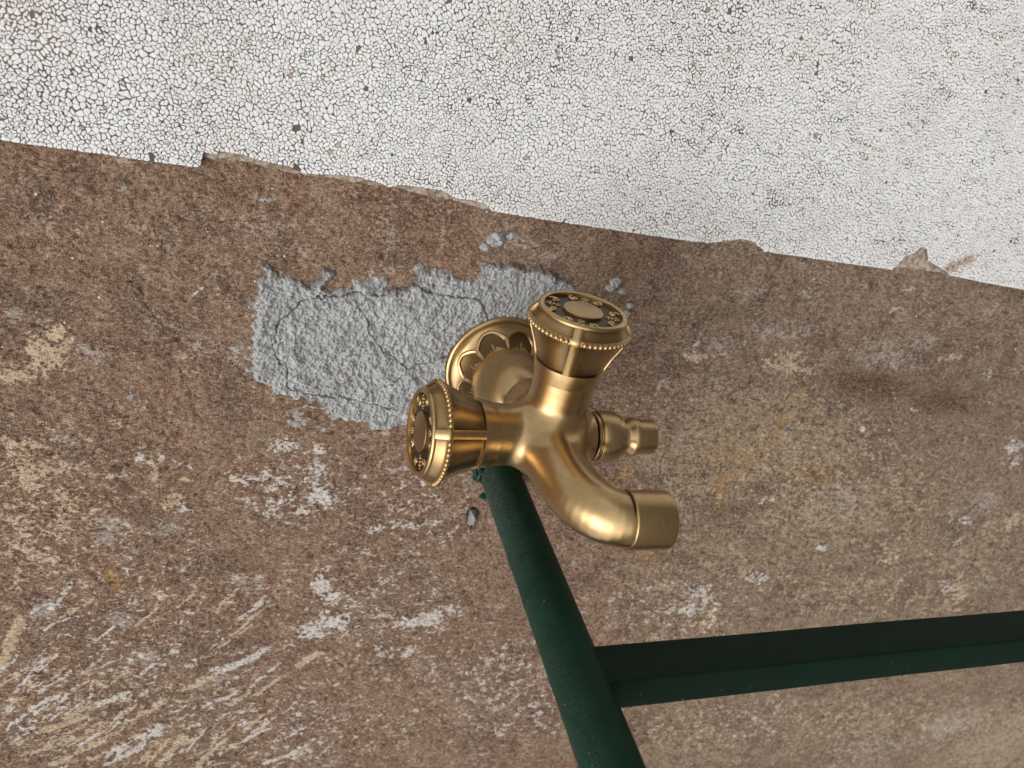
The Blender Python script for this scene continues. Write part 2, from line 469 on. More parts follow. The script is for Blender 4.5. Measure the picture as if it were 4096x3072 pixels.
# ---- brown stone face: fine where the photo shows it, coarse beyond
def spacing(bands):
    out = [bands[0][0]]
    for a, b, s in bands:
        n = max(1, int(round((b-a)/s))); out += list(a+(b-a)*np.arange(1, n+1)/n)
    return np.array(out)
gu = spacing([(-900, -300, 60), (-300, -242, 3), (-242, 215, 0.62), (215, 430, 0.85), (430, 640, 1.1), (640, 800, 6), (800, 1400, 60)])
gv = spacing([(-1300, -560, 60), (-560, -425, 2.5), (-425, -300, 1.1), (-300, -180, 0.8), (-180, 92, 0.62), (92, 240, 6), (240, 900, 60)])
GU, GV = np.meshgrid(gu, gv, indexing='ij')
P2 = np.column_stack([GU.ravel(), GV.ravel()])
hh = stone_height(P2)
IDX = np.arange(len(P2)).reshape(len(gu), len(gv))
def local(lo_, hi_):
    a0_, a1_ = np.searchsorted(gu, [lo_[0], hi_[0]]); b0_, b1_ = np.searchsorted(gv, [lo_[1], hi_[1]])
    return IDX[a0_:a1_, b0_:b1_].ravel()
def blob(cx, cy, rx, ry, ang=0.0):
    """soft blob at a photo pixel, radii in px, laid out on the wall in mm"""
    c = on_wall([(cx, cy)])[0]; e = on_wall([(cx+10, cy)])[0]-c; g = on_wall([(cx, cy-10)])[0]-c
    a = math.radians(ang)
    ax = (math.cos(a)*e+math.sin(a)*g)/10; ay = (-math.sin(a)*e+math.cos(a)*g)/10
    Mx = np.linalg.inv(np.column_stack([ax*rx, ay*ry]))
    ext = 2.6*(np.abs(ax*rx)+np.abs(ay*ry))
    ix = local(c-ext, c+ext)
    q = (P2[ix]-c)@Mx.T
    return ix, np.exp(-(q*q).sum(1)*0.9)
masks = {k: np.zeros(len(P2)) for k in ('tan', 'dark', 'lilac', 'rust', 'ochre', 'white', 'grey', 'smooth', 'drab')}
def put(kind, lst, k=1.0):
    for b in lst:
        w = b[5] if len(b) > 5 else k
        ix, g = blob(*b[:5]); masks[kind][ix] = np.maximum(masks[kind][ix], w*g)
put('ochre', [(190, 1410, 95, 95, -40), (60, 1500, 110, 40, 0), (235, 1330, 40, 60, 20), (170, 1720, 60, 30, 0, .7), (470, 1700, 45, 25, 0, .7), (80, 1790, 120, 60, 0, .8), (130, 1900, 130, 100, 0, .85),
              (620, 1880, 30, 60, 20, .7), (260, 1980, 120, 60, 0, .7), (690, 2010, 50, 40, 0, .8), (60, 2060, 90, 60, 0, .7), (240, 2110, 70, 70, 30, .75), (100, 2210, 130, 50, -20, .8), (250, 2290, 120, 40, -20, .6), (630, 2380, 60, 50, -30, .8), (500, 2330, 50, 30, 0, .5),
              (700, 2270, 60, 30, -15, .6), (30, 2600, 22, 90, -25, 1.0), (950, 1890, 70, 40, 0, .55), (1000, 1560, 40, 25, 0, .4), (330, 930, 60, 20, 0, .3), (600, 960, 90, 25, 0, .3),
              (3150, 1455, 120, 45, 0, .8), (3230, 1490, 60, 40, 40, .7), (2790, 1430, 50, 22, 0, .8), (4030, 2090, 90, 50, 20, .7), (3830, 2380, 60, 80, -20, .7), (3560, 2220, 70, 60, 30, .6), (3150, 2310, 70, 35, 10, .5), (2640, 2560, 90, 40, 0, .5),
              (2830, 2480, 120, 60, 0, .7), (2860, 970, 30, 14, 0, .5), (2000, 1000, 50, 25, 0, .5), (2700, 980, 35, 14, 0, .7), (3640, 1160, 22, 14, 0, .8), (2900, 1085, 60, 16, 0, .5)])
put('white', [(1140, 1785, 60, 30, 10), (1280, 1800, 40, 25, 0, .8), (1060, 1900, 50, 30, 20, .75), (1280, 1975, 80, 45, 0), (1270, 1880, 60, 50, 20, .85), (1150, 2005, 60, 40, 30, .8), (980, 1930, 60, 30, 0, .7), (1290, 2335, 45, 60, 10),
              (1330, 2390, 50, 40, 30, .9), (1250, 2520, 80, 40, 30), (1350, 2490, 70, 35, 20, .95), (1700, 2480, 130, 34, 12), (1790, 2440, 60, 22, 15, .8), (1630, 2615, 35, 18, 20), (640, 1840, 18, 16, 0, 1.0), (520, 1590, 16, 14, 0, 1.0), (560, 1840, 22, 18, 0, 1.1),
              (90, 2920, 60, 30, 30, .8), (30, 2830, 30, 30, 0, .7), (3290, 2195, 26, 18, 0, 1.1), (3020, 2310, 50, 26, 20, .8), (2790, 2380, 70, 60, 0, .75), (2760, 2440, 60, 50, 0, .7), (3850, 2080, 50, 30, 0, .6), (4060, 1790, 50, 30, 10, .8), (4050, 1850, 60, 30, 10, .6),
              (740, 2040, 40, 22, 0, .8), (1200, 2050, 70, 22, 0, .75), (1150, 2310, 20, 40, -20, .6), (3960, 1500, 20, 20, 0, .8), (3830, 2170, 30, 30, 0, .6), (3780, 2350, 25, 40, 0, .7), (1500, 2120, 60, 40, 0, .5), (1560, 2020, 60, 50, 0, .5), (100, 2680, 60, 30, 0, .5), (2150, 2870, 40, 80, 0, .5), (1880, 2860, 50, 40, 0, .5)])
put('lilac', [(430, 2130, 80, 80, 0), (180, 2440, 80, 60, 0), (490, 2480, 80, 50, 0), (650, 2110, 100, 40, 0, .7), (600, 2620, 120, 70, 0, .8), (350, 2830, 90, 60, 0, .8), (1000, 2350, 100, 60, 0, .7), (780, 1400, 70, 50, 0, .7), (360, 1410, 90, 40, 0, .9), (250, 1780, 80, 50, 0, .8),
              (40, 1270, 60, 40, 0, .7), (650, 1290, 60, 60, 0, .6), (3550, 1430, 140, 60, 0, .9), (3150, 1330, 160, 50, 0, .7), (3700, 1370, 120, 50, 0, .6), (2870, 1380, 130, 40, 0, .7), (3390, 1990, 60, 60, 40, .9), (3280, 2050, 60, 40, 30, .8), (3930, 2010, 100, 60, 20, .8),
              (3800, 2900, 160, 60, 25, .9), (3500, 3000, 200, 60, 10, .7), (2200, 2680, 200, 80, 0, .5), (1560, 1880, 90, 60, 0, .6), (1430, 1750, 90, 30, 0, .6), (900, 2720, 100, 60, 0, .7), (3000, 1180, 140, 25, 0, .5), (1060, 900, 160, 40, 0, .7), (1150, 1000, 130, 40, 0, .7), (2100, 980, 130, 40, 0, .6), (1550, 900, 140, 40, 0, .4), (2200, 1030, 120, 40, 0, .7), (3960, 2330, 120, 40, 10, .7)])
put('tan', [(3250, 1780, 330, 160, 10, .8), (3560, 1960, 260, 120, 0, .6), (2750, 1960, 220, 140, 10, .7), (2950, 2250, 300, 120, 0, .55), (3900, 2200, 260, 160, 0, .6), (3400, 2350, 300, 60, 0, .6), (1500, 2700, 300, 200, 0, .4), (2800, 2950, 300, 100, 0, .6), (1640, 2950, 250, 150, 0, .45), (3500, 2900, 400, 120, 0, .6),
            (1350, 1170, 300, 90, 0, .45), (950, 1150, 200, 120, 0, .35), (2600, 2350, 200, 130, 0, .6), (2300, 2500, 120, 160, 0, .5), (3980, 2980, 260, 150, 25, .8)])
put('dark', [(3500, 1545, 190, 60, -8, 1.0), (3780, 1610, 160, 50, -5, .9), (3460, 1540, 120, 45, -8), (3560, 1560, 80, 40, 0, .8), (3790, 1610, 110, 35, -5), (2200, 1440, 60, 60, 0, .3), (300, 1050, 200, 30, -5, .35), (3050, 1950, 60, 40, 0, .5), (3330, 1900, 90, 30, 20, .6), (2930, 2050, 130, 50, 0, .55), (700, 2300, 150, 60, 0, .35), (1480, 1820, 80, 20, 0, .5), (320, 2560, 200, 60, 0, .4), (3800, 1050, 200, 40, 5, .4), (2600, 1030, 200, 50, 8, .5), (1700, 900, 250, 30, 8, .4), (4020, 2330, 60, 25, 0, .6)])  # dark brown marks; the one past the side handle partly paints the tap's shadow
VJ = np.column_stack([(fbm(P2[:, 0]/7, P2[:, 1]/7, 41, 2)-.5)*9, (fbm(P2[:, 0]/7, P2[:, 1]/7, 43, 2)-.5)*9])
def vein(kind, pts, r, k, wob=1.0):
    m = on_wall(pts); ix = local(m.min(0)-15, m.max(0)+15)
    d = seg_dist(P2[ix]+VJ[ix]*wob, m)
    masks[kind][ix] = np.maximum(masks[kind][ix], k*np.exp(-(d/r)**2))
vein('rust', [(3130, 1690), (3080, 1780), (3010, 1830), (2930, 1880), (2890, 1920), (2880, 1990), (2870, 2030)], 5.0, .62)
vein('rust', [(3210, 1560), (3270, 1620), (3240, 1690), (3150, 1690)], 3.5, .5)
vein('rust', [(3210, 1920), (3290, 1930), (3340, 1900)], 4, .6)
vein('rust', [(2400, 1910), (2470, 1930), (2520, 1900)], 2.5, .7)
vein('rust', [(2560, 2210), (2620, 2230)], 2.5, .6)
vein('rust', [(440, 2300), (480, 2350)], 2.5, .9)
vein('rust', [(3520, 2250), (3560, 2220)], 2.2, .9)
vein('rust', [(4020, 2090), (4096, 2040)], 3, .6)
# diagonal trowel streaks of lime in the lower left of the photo
STREAK = [((730, 2765), (880, 2690)), ((880, 2690), (1060, 2605)), ((1030, 2780), (1130, 2705)), ((1195, 2668), (1278, 2610)), ((590, 2845), (665, 2795)), ((560, 2990), (640, 2905)), ((640, 3065), (735, 2945)),
          ((785, 3075), (850, 3000)), ((850, 3000), (910, 2960)), ((430, 2810), (520, 2770)), ((150, 2930), (330, 2870)), ((130, 3010), (330, 2950)), ((210, 3065), (420, 2960)), ((410, 3060), (560, 3000)), ((500, 2900), (560, 2860)),
          ((920, 2820), (1000, 2765)), ((980, 2930), (1050, 2860)), ((1060, 3060), (1180, 3010)), ((0, 2660), (78, 2480)), ((260, 2870), (470, 2790)), ((700, 2990), (760, 2960)), ((870, 2800), (930, 2780)), ((1180, 3020), (1230, 2990)), ((560, 3050), (620, 3020)), ((330, 2990), (480, 2930)), ((1000, 2450), (1040, 2420))]
for k_, (a, b) in enumerate(STREAK):
    kind = 'white' if k_ % 4 == 1 else 'ochre'
    vein(kind, [a, b], 1.9 if k_ not in (1, 5, 6, 18) else 2.7, 1.2, 0.35)
for k_ in range(230):                                     # fine trowel scratches
    cx_ = rng.uniform(-20, 1500); cy_ = rng.uniform(2380, 3090)
    if rng.random() > np.exp(-((cx_-350)/700)**2)*np.exp(-((cy_-2950)/360)**2)+0.08: continue
    L_ = rng.uniform(25, 110); a_ = math.radians(rng.uniform(24, 50))
    vein('white' if rng.random() < .45 else 'ochre', [(cx_-L_*math.cos(a_), cy_+L_*math.sin(a_)), (cx_+L_*math.cos(a_), cy_-L_*math.sin(a_))], rng.uniform(0.7, 1.4), rng.uniform(.6, 1.1), 0.3)
for k_ in range(60):
    cx_ = rng.uniform(300, 4000); cy_ = rng.uniform(1050, 2500)
    L_ = rng.uniform(10, 45); a_ = math.radians(rng.uniform(-30, 40))
    vein('white' if rng.random() < .4 else 'ochre', [(cx_-L_*math.cos(a_), cy_+L_*math.sin(a_)), (cx_+L_*math.cos(a_), cy_-L_*math.sin(a_))], rng.uniform(0.7, 1.6), rng.uniform(.5, .9), 0.5)
put('rust', [(2950, 1830, 200, 130, 25, .48), (3250, 1900, 120, 60, 0, .5), (2890, 1930, 60, 60, 0, .6), (2480, 1910, 90, 40, 0, .45), (2600, 2230, 120, 30, 0, .4), (3200, 1600, 90, 90, 0, .35), (450, 2310, 60, 40, 0, .5)])
put('tan', [(3000, 1750, 450, 250, 0, .9), (3350, 2050, 500, 200, 0, .75)])
put('ochre', [(300, 2960, 330, 90, 25, .50), (640, 2960, 250, 80, 30, .45), (900, 3020, 200, 50, 30, .5)])
put('grey', [(1000, 1680, 16, 18, 0, .0), (1190, 1690, 30, 35, 0, .9), (820, 1420, 18, 10, 0, .9), (700, 1690, 50, 14, 0, .8), (1060, 800, 40, 12, 0, .8), (490, 760, 26, 12, 10, 1.0), (780, 1270, 20, 10, 0, .5), (520, 1590, 18, 16, 0, 1.), (870, 1380, 40, 14, 20, .8), (950, 1420, 40, 40, 0, .6)])
put('smooth', [(3980, 2980, 300, 180, 25)])
put('ochre', [(150, 2050, 480, 380, 0, .46), (300, 2850, 700, 350, 0, .42), (500, 2500, 700, 400, 0, .30), (3300, 1900, 700, 330, 0, .30), (3500, 2400, 600, 150, 0, .34), (3300, 2900, 900, 200, 0, .32), (1800, 2750, 500, 300, 0, .2)])
put('white', [(1200, 1950, 330, 200, 0, .42), (1500, 2450, 500, 330, 0, .34), (600, 2500, 600, 500, 0, .30), (1700, 2050, 250, 250, 0, .36), (2000, 2750, 400, 300, 0, .38), (1100, 2900, 700, 250, 0, .34), (2700, 2450, 350, 150, 0, .33), (3000, 2900, 600, 150, 0, .24), (3700, 2250, 400, 200, 0, .2)])
masks['drab'] = sstep(0, 150, P2[:, 0]+0.35*P2[:, 1]+(fbm(P2[:, 0]/60, P2[:, 1]/60, 201, 3)-.5)*120)
# hole beside the green tube
hix, hg = blob(1900, 2075, 26, 40, 0)
hole = np.zeros(len(P2)); hole[hix] = hg
hh -= 5.0*np.clip(hole*1.6-0.3, 0, 1)
masks['dark'] = np.maximum(masks['dark'], hole*1.1)
hh *= 1-0.5*np.clip(masks['smooth'], 0, 1)
# shallow cracks in the stone
CRK = [[(2690, 1735), (2675, 1800), (2640, 1850), (2650, 1890), (2640, 1965)], [(1330, 1900), (1345, 1960), (1430, 1985)], [(90, 1865), (160, 1890), (240, 1900)], [(2610, 1295), (2660, 1310), (2690, 1340)], [(1420, 2030), (1430, 2090), (1470, 2110)], [(760, 1570), (770, 1640), (800, 1690)], [(740, 2430), (830, 2440), (850, 2520)]]
ck = np.full(len(P2), 9.0)
for c_ in CRK:
    m_ = on_wall(c_); ix = local(m_.min(0)-8, m_.max(0)+8)
    ck[ix] = np.minimum(ck[ix], seg_dist(P2[ix]+VJ[ix]*0.5, m_)*(0.8+1.4*vn(P2[ix, 0]/3, P2[ix, 1]/3, 77)))
hh -= 0.7*np.exp(-(ck/0.5)**2)
masks['dark'] = np.maximum(masks['dark'], 0.8*np.exp(-(ck/0.5)**2))
# the stone edges where lime stands slightly proud
hh += 0.5*np.clip(masks['white']-0.4, 0, 1)+0.45*np.clip(masks['ochre']-0.4, 0, 1)
nu, nv = len(gu), len(gv)
I = np.arange(nu*nv).reshape(nu, nv)
Fq = np.stack([I[:-1, :-1], I[1:, :-1], I[1:, 1:], I[:-1, 1:]], -1).reshape(-1, 4)
so = obj('stone_face', np.column_stack([P2, hh-0.4]), Fq, M_STONE, wall)
for k_, a_ in masks.items(): attr(so, k_, a_)
tag(so, 'rough brown stone face with cream lime streaks')

# ---- white paint: dark bed, far coat, and one flake for every cell of the crackle
TOP = 2.6
def slab(poly, top, bottom=-3.0):
    n = len(poly)
    V = [(*p, top) for p in poly]+[(*p, bottom) for p in poly]
    F = [tuple(range(n))]+[(i, i+n, (i+1) % n+n, (i+1) % n) for i in range(n)]
    return V, F
u0, u1 = EDGE[0, 0], EDGE[-1, 0]
def vtop(u): return 146+(np.asarray(u)-u0)/(u1-u0)*92
coat = obj('paint_coat', *slab(list(map(tuple, EDGE))+[(u1, float(vtop(u1))), (u0, float(vtop(u0)))], TOP-0.24), M_CRACK, wall, smooth=False)
tag(coat, 'white paint crackled into small flakes')
fl = STRAIGHT
far1 = [(u0, float(vtop(u0))), (u1, float(vtop(u1))), (u1, fl[-1, 1]), (1400, fl[-1, 1]-18), (1400, 900), (-900, 900), (-900, fl[0, 1]+12), (u0, fl[0, 1])]
obj('coat_margin', *slab(far1, TOP), M_FAR, coat, smooth=False)
under_px = [(760, 640), (812, 632), (900, 634), (1000, 650), (1100, 674), (1220, 696), (1365, 718), (1500, 740), (1620, 757), (1800, 795), (1975, 846), (2060, 820), (1400, 640), (780, 580)]
def rough_poly(px, seed):
    m = on_wall(px); out = []
    for a, b in zip(m, np.roll(m, -1, 0)):
        n = max(2, int(np.linalg.norm(b-a)/1.6))
        for i in range(n):
            p = a+(b-a)*i/n; out.append(p+(rng.random(2)-.5)*1.1)
    return [tuple(p) for p in out]
for px_ in (under_px, [(2820, 975), (2890, 966), (2950, 958), (3010, 972), (3060, 1006), (3000, 920), (2880, 915)], [(3545, 1078), (3600, 1066), (3690, 1078), (3760, 1086), (3800, 1108), (3760, 1000), (3680, 940), (3580, 990)]):
    obj('undercoat', *slab(rough_poly(px_, 3), 0.75), M_UNDER, coat, smooth=False)

# sites of the crackle
cell = 1.62
pts = []
row = 0
y = 55.0
while y < 242:
    x = u0-6
    while x < u1+6:
        pts.append((x+(0.5*cell if row % 2 else 0)+(rnd.random()-.5)*cell*0.8, y+(rnd.random()-.5)*cell*0.8))
        x += cell
    y += cell*0.88; row += 1
pts = np.array(pts)
# uneven size: split cells where the paint crazed finer, thin out where it stayed whole
fine_ = fbm(pts[:, 0]/30, pts[:, 1]/22, 71, 3)
extra = pts[(rng.random(len(pts)) < np.clip((fine_-0.42)*1.3, 0.04, 0.32))]
ang_ = rng.random(len(extra))*2*math.pi
extra = extra+np.column_stack([np.cos(ang_), np.sin(ang_)])*cell*0.42
keep = rng.random(len(pts)) > np.clip((0.52-fine_)*1.5, 0.0, 0.22)
pts = np.concatenate([pts[keep], extra])
edge_poly = np.concatenate([EDGE, [(u1, float(vtop(u1))), (u0, float(vtop(u0)))]])
ins = in_poly(pts, edge_poly)
de = seg_dist(pts, EDGE)
pts = pts[ins & (de > 0.45)]
# mirror the sites next to the edge so that the crackle ends on it
de = seg_dist(pts, EDGE)
mir = []
for p in pts[de < 3.4]:
    best = None
    for a, b in zip(EDGE[:-1], EDGE[1:]):
        ab = b-a; t = min(1, max(0, (p-a)@ab/(ab@ab))); q = a+t*ab
        d = np.linalg.norm(p-q)
        if best is None or d < best[0]: best = (d, q)
    mir.append(2*best[1]-p)
nreal = len(pts)
allp = np.concatenate([pts, np.array(mir)])
res = delaunay_2d_cdt([Vector(p) for p in allp], [], [], 0, 1e-6)
dv = np.array([tuple(p) for p in res[0]]); tri = np.array([tuple(f) for f in res[2]], int)
orig = [o[0] if o else -1 for o in res[3]]
A_, B_, C_ = dv[tri[:, 0]], dv[tri[:, 1]], dv[tri[:, 2]]
dd = 2*(A_[:, 0]*(B_[:, 1]-C_[:, 1])+B_[:, 0]*(C_[:, 1]-A_[:, 1])+C_[:, 0]*(A_[:, 1]-B_[:, 1]))
dd = np.where(np.abs(dd) < 1e-9, 1e-9, dd)
sa, sb, sc_ = (A_**2).sum(1), (B_**2).sum(1), (C_**2).sum(1)
CC = np.column_stack([(sa*(B_[:, 1]-C_[:, 1])+sb*(C_[:, 1]-A_[:, 1])+sc_*(A_[:, 1]-B_[:, 1]))/dd,
                      (sa*(C_[:, 0]-B_[:, 0])+sb*(A_[:, 0]-C_[:, 0])+sc_*(B_[:, 0]-A_[:, 0]))/dd])
og = np.array(orig)
real_ = (og >= 0) & (og < nreal)
site = tri.ravel(); cidx = np.repeat(np.arange(len(tri)), 3)
cr_ = CC[cidx]; sp_ = dv[site]
far_ = np.abs(cr_-sp_).max(1)
worst = np.zeros(len(dv)); np.maximum.at(worst, site, far_)
lost_ = rng.random(len(dv)) < 0.0022                           # flakes that fell out
ok_ = real_[site] & (worst[site] < 6) & ~lost_[site]
site, cr_, sp_ = site[ok_], cr_[ok_], sp_[ok_]
ordr = np.lexsort((np.arctan2(cr_[:, 1]-sp_[:, 1], cr_[:, 0]-sp_[:, 0]), site))
site, cr_ = site[ordr], cr_[ordr]
def ring_links(site):
    """previous and next corner inside each cell (corners sorted by cell)"""
    m = len(site); i = np.arange(m)
    first = np.r_[True, site[1:] != site[:-1]]; start = np.maximum.accumulate(np.where(first, i, 0))
    cellno = np.cumsum(first)-1
    cnt = np.bincount(cellno); n_ = cnt[cellno]; st = np.r_[0, np.cumsum(cnt)[:-1]][cellno]
    return st+(i-st-1) % n_, st+(i-st+1) % n_, cellno, n_
for _ in range(2):                                            # drop near-duplicate corners, then broken cells
    pv_, nx2, cn, nn = ring_links(site)
    kp = np.linalg.norm(cr_-cr_[pv_], axis=1) > 0.12
    site, cr_ = site[kp], cr_[kp]
pv_, nx2, cn, nn = ring_links(site)
kp = nn >= 3; site, cr_ = site[kp], cr_[kp]
pv_, nx2, cn, nn = ring_links(site)
sx = dv[site]
mid = (cr_+cr_[nx2])/2
dirw = np.clip(0.55+sx[:, 0]/260, 0.2, 1)
# crack width differs from edge to edge; long cracks run along u on the right, along v on the left
ew = 0.045+0.15*vn(mid[:, 0]*0.9, mid[:, 1]*0.9, 5)**1.6+0.42*np.clip(vn(mid[:, 0]/10, mid[:, 1]/2.2, 8)-0.62, 0, 1)*dirw+0.35*np.clip(vn(mid[:, 0]/2.4, mid[:, 1]/9, 9)-0.68, 0, 1)*(1-dirw)
ew *= (0.66+0.5*vn(sx[:, 0]/26, sx[:, 1]/26, 401))*np.interp(sx[:, 0], [-200, 300], [1.0, 0.9])
ew = np.where(vn(mid[:, 0]*2.1, mid[:, 1]*2.1, 15) < 0.42, 0.010, ew)
def unit(a): return a/np.maximum(np.linalg.norm(a, axis=1), 1e-9)[:, None]
da = unit(cr_-cr_[pv_]); db = unit(cr_[nx2]-cr_)
na = np.column_stack([-da[:, 1], da[:, 0]]); nb = np.column_stack([-db[:, 1], db[:, 0]])
w1 = ew[pv_]; w2 = ew
crs = da[:, 0]*db[:, 1]-da[:, 1]*db[:, 0]
perp = np.column_stack([db[:, 1], -db[:, 0]])
tt = ((nb*w2[:, None]-na*w1[:, None])*perp).sum(1)/np.where(np.abs(crs) < 0.15, 1, (da*perp).sum(1))
off = np.where((np.abs(crs) < 0.15)[:, None], na*((w1+w2)/2)[:, None], na*w1[:, None]+da*tt[:, None])
L_ = np.linalg.norm(off, axis=1); off *= np.minimum(1, 0.8/np.maximum(L_, 1e-9))[:, None]
ins_ = cr_+off
# two soft corners for each corner
c2 = np.stack([ins_*.77+ins_[nx2]*.23, ins_*.23+ins_[nx2]*.77], 1).reshape(-1, 2)
cell2 = np.repeat(cn, 2)
ncell = cn.max()+1
cnt2 = np.bincount(cell2)
cen = np.column_stack([np.bincount(cell2, c2[:, 0]), np.bincount(cell2, c2[:, 1])])/cnt2[:, None]
_, nx3, _, _ = ring_links(cell2)
top = TOP+(rng.random(ncell)-.5)*0.10; tl = (rng.random((ncell, 2))-.5)*0.09
q_ = cen[cell2]+(c2-cen[cell2])*0.90
hq = top[cell2]+((q_-cen[cell2])*tl[cell2]).sum(1)-0.03+(rng.random(len(q_))-.5)*0.03
m2_ = len(c2)
fv = np.concatenate([np.column_stack([c2, np.full(m2_, TOP-0.34)]), np.column_stack([q_, hq]), np.column_stack([cen, top+0.02+(rng.random(ncell)-.5)*0.10])])
ii = np.arange(m2_)
ff = np.concatenate([np.column_stack([ii, nx3, m2_+nx3]), np.column_stack([ii, m2_+nx3, m2_+ii]), np.column_stack([m2_+ii, m2_+nx3, 2*m2_+cell2])])
rust_c = on_wall([(3780, 1066), (3800, 1058), (3820, 1050), (3850, 1038), (3870, 1030)])
ds = np.min([np.linalg.norm(cen-r_, axis=1) for r_ in rust_c], 0)
st_c = np.exp(-(ds/2.8)**2)*rng.random(ncell)**0.25
odd = rng.random(ncell) < 0.004
st_c = np.where(odd, rng.uniform(.2, .8, ncell), st_c)
tn_c = rng.random(ncell)**0.6
allc = np.concatenate([cell2, cell2, np.arange(ncell)])
ftone = tn_c[allc]; fstain = st_c[allc]
wu, wv_ = fv[:, 0].copy(), fv[:, 1].copy()
near_ = np.clip(seg_dist(fv[:, :2], EDGE)/2.0, 0.15, 1)
fv[:, 0] += near_*((vn(wu/1.0, wv_/1.0, 301)-.5)*0.75+(vn(wu/4, wv_/4, 305)-.5)*1.6); fv[:, 1] += near_*((vn(wu/1.0, wv_/1.0, 311)-.5)*0.75+(vn(wu/4, wv_/4, 315)-.5)*1.6)
flk = obj('paint_flakes', fv, ff, M_FLAKE, coat, smooth=False)
attr(flk, 'tone', ftone); attr(flk, 'stain', fstain)
tag(flk, kind='stuff')

# ---- grey mortar patch
lo = MORTAR.min(0)-3; hi = MORTAR.max(0)+3
mu = np.arange(lo[0], hi[0], 0.34); mv = np.arange(lo[1], hi[1], 0.34)
MU, MV = np.meshgrid(mu, mv, indexing='ij')
Q = np.column_stack([MU.ravel(), MV.ravel()])
Qj = Q+np.column_stack([(fbm(Q[:, 0]/3.2, Q[:, 1]/3.2, 81, 3)-.5)*5.5, (fbm(Q[:, 0]/3.2, Q[:, 1]/3.2, 87, 3)-.5)*5.5])
inside = in_poly(Qj, MORTAR)
dm = seg_dist(Qj, np.concatenate([MORTAR, MORTAR[:1]]))
sd_ = np.where(inside, dm, -dm)+0.9
MC = [[(520, 500), (560, 470), (700, 430), (830, 430), (950, 400), (1100, 410), (1200, 420), (1240, 385), (1330, 355), (1400, 345), (1500, 400), (1600, 425), (1750, 440), (1850, 440), (1900, 490), (1940, 590)],
      [(520, 500), (400, 610), (380, 690), (350, 790), (375, 870), (400, 930), (450, 950), (465, 1100), (560, 1130), (750, 1160), (870, 1165), (950, 1190), (1100, 1215), (1200, 1245), (1330, 1270)],
      [(940, 405), (980, 500), (1050, 600), (1070, 710), (1160, 820), (1240, 870), (1340, 955), (1420, 930), (1520, 910), (1640, 875)],
      [(1340, 955), (1290, 1030), (1200, 1080), (1110, 1105)], [(900, 870), (1000, 850), (1120, 845), (1240, 870)]]
MW = [0.27, 0.32, 0.22, 0.2, 0.16]
Qc = Q+np.column_stack([(fbm(Q[:, 0]/2.2, Q[:, 1]/2.2, 91, 2)-.5)*2.2, (fbm(Q[:, 0]/2.2, Q[:, 1]/2.2, 97, 2)-.5)*2.2])
crk = np.zeros(len(Q))
for c_, w_ in zip(MC, MW):
    crk = np.maximum(crk, np.exp(-(seg_dist(Qc, crop6(c_))/(w_*(0.45+1.1*vn(Q[:, 0]/4, Q[:, 1]/4, 55))))**2)*min(1, 0.6+w_))
core_poly = crop6([(520, 500), (700, 430), (950, 400), (1240, 385), (1400, 345), (1600, 425), (1850, 440), (1940, 590), (2000, 900), (1700, 1200), (1330, 1270), (1100, 1215), (870, 1165), (560, 1130), (465, 1100), (450, 950), (350, 790), (400, 610)])
core = np.where(in_poly(Q, core_poly), 1.0, 0.0)
g1 = fbm(Q[:, 0]/7, Q[:, 1]/7, 101, 3); g2 = fbm(Q[:, 0]/2.0, Q[:, 1]/2.0, 103, 3, 0.6)
lump = 1-np.abs(2*fbm(Q[:, 0]/3.4, Q[:, 1]/3.4, 109, 2)-1)
low = sstep(24, 2, Q[:, 1]-fbm(Q[:, 0]/20, Q[:, 1]/20, 3)*10)
rise = sstep(-0.4, 2.0+2.5*sstep(-10, -60, Q[:, 0]), sd_)
mh = -2.2+rise*(3.3+0.5*core)+(g1-.5)*2.2*rise+(g2-.5)*(1.9+0.4*core)*rise+(lump-0.6)*0.7*rise+(fbm(Q[:, 0]/0.95, Q[:, 1]/0.95, 131, 2, 0.6)-.5)*1.9*rise
rimlump = np.clip(fbm(Q[:, 0]/6, Q[:, 1]/6, 117, 2)-0.45, 0, 1)*5.5*sstep(0, 2.5, sd_)*sstep(9, 4, sd_)
mh += rimlump-1.5*crk+0.35*core*sstep(0.3, 1.2, np.abs(g2-.5))
mh -= 1.3*np.clip(fbm(Q[:, 0]/4.6, Q[:, 1]/4.0, 121, 2)-0.52, 0, 1)*3.0*core*(0.15+0.85*low)
mh += 1.2*np.clip(fbm(Q[:, 0]/5.5, Q[:, 1]/4.5, 141, 2)-0.52, 0, 1)*4*core*(0.1+0.9*low)
rq = np.hypot(Q[:, 0], Q[:, 1])
mh = np.where(rq < 27.9, np.minimum(mh, 0.6), mh)
mh = np.where(sd_ < -1.2, -3.2, mh)
nu2, nv2 = len(mu), len(mv)
I = np.arange(nu2*nv2).reshape(nu2, nv2)
Fm = np.stack([I[:-1, :-1], I[1:, :-1], I[1:, 1:], I[:-1, 1:]], -1).reshape(-1, 4)
Fm = Fm[(sd_[Fm] > -1.3).any(1)]
used = np.unique(Fm); re = np.full(len(Q), -1); re[used] = np.arange(len(used))
mo = obj('mortar_patch', np.column_stack([Q, mh])[used], re[Fm], M_MORTAR, wall)
attr(mo, 'crack', np.clip(crk*1.35-0.2, 0, 1)[used]); attr(mo, 'thin', sstep(7.5, 0.0, sd_)[used]*1.05*vn(Q[:, 0]/9, Q[:, 1]/9, 33)[used]*1.3)
tag(mo, 'rough cracked patch of pale grey mortar')

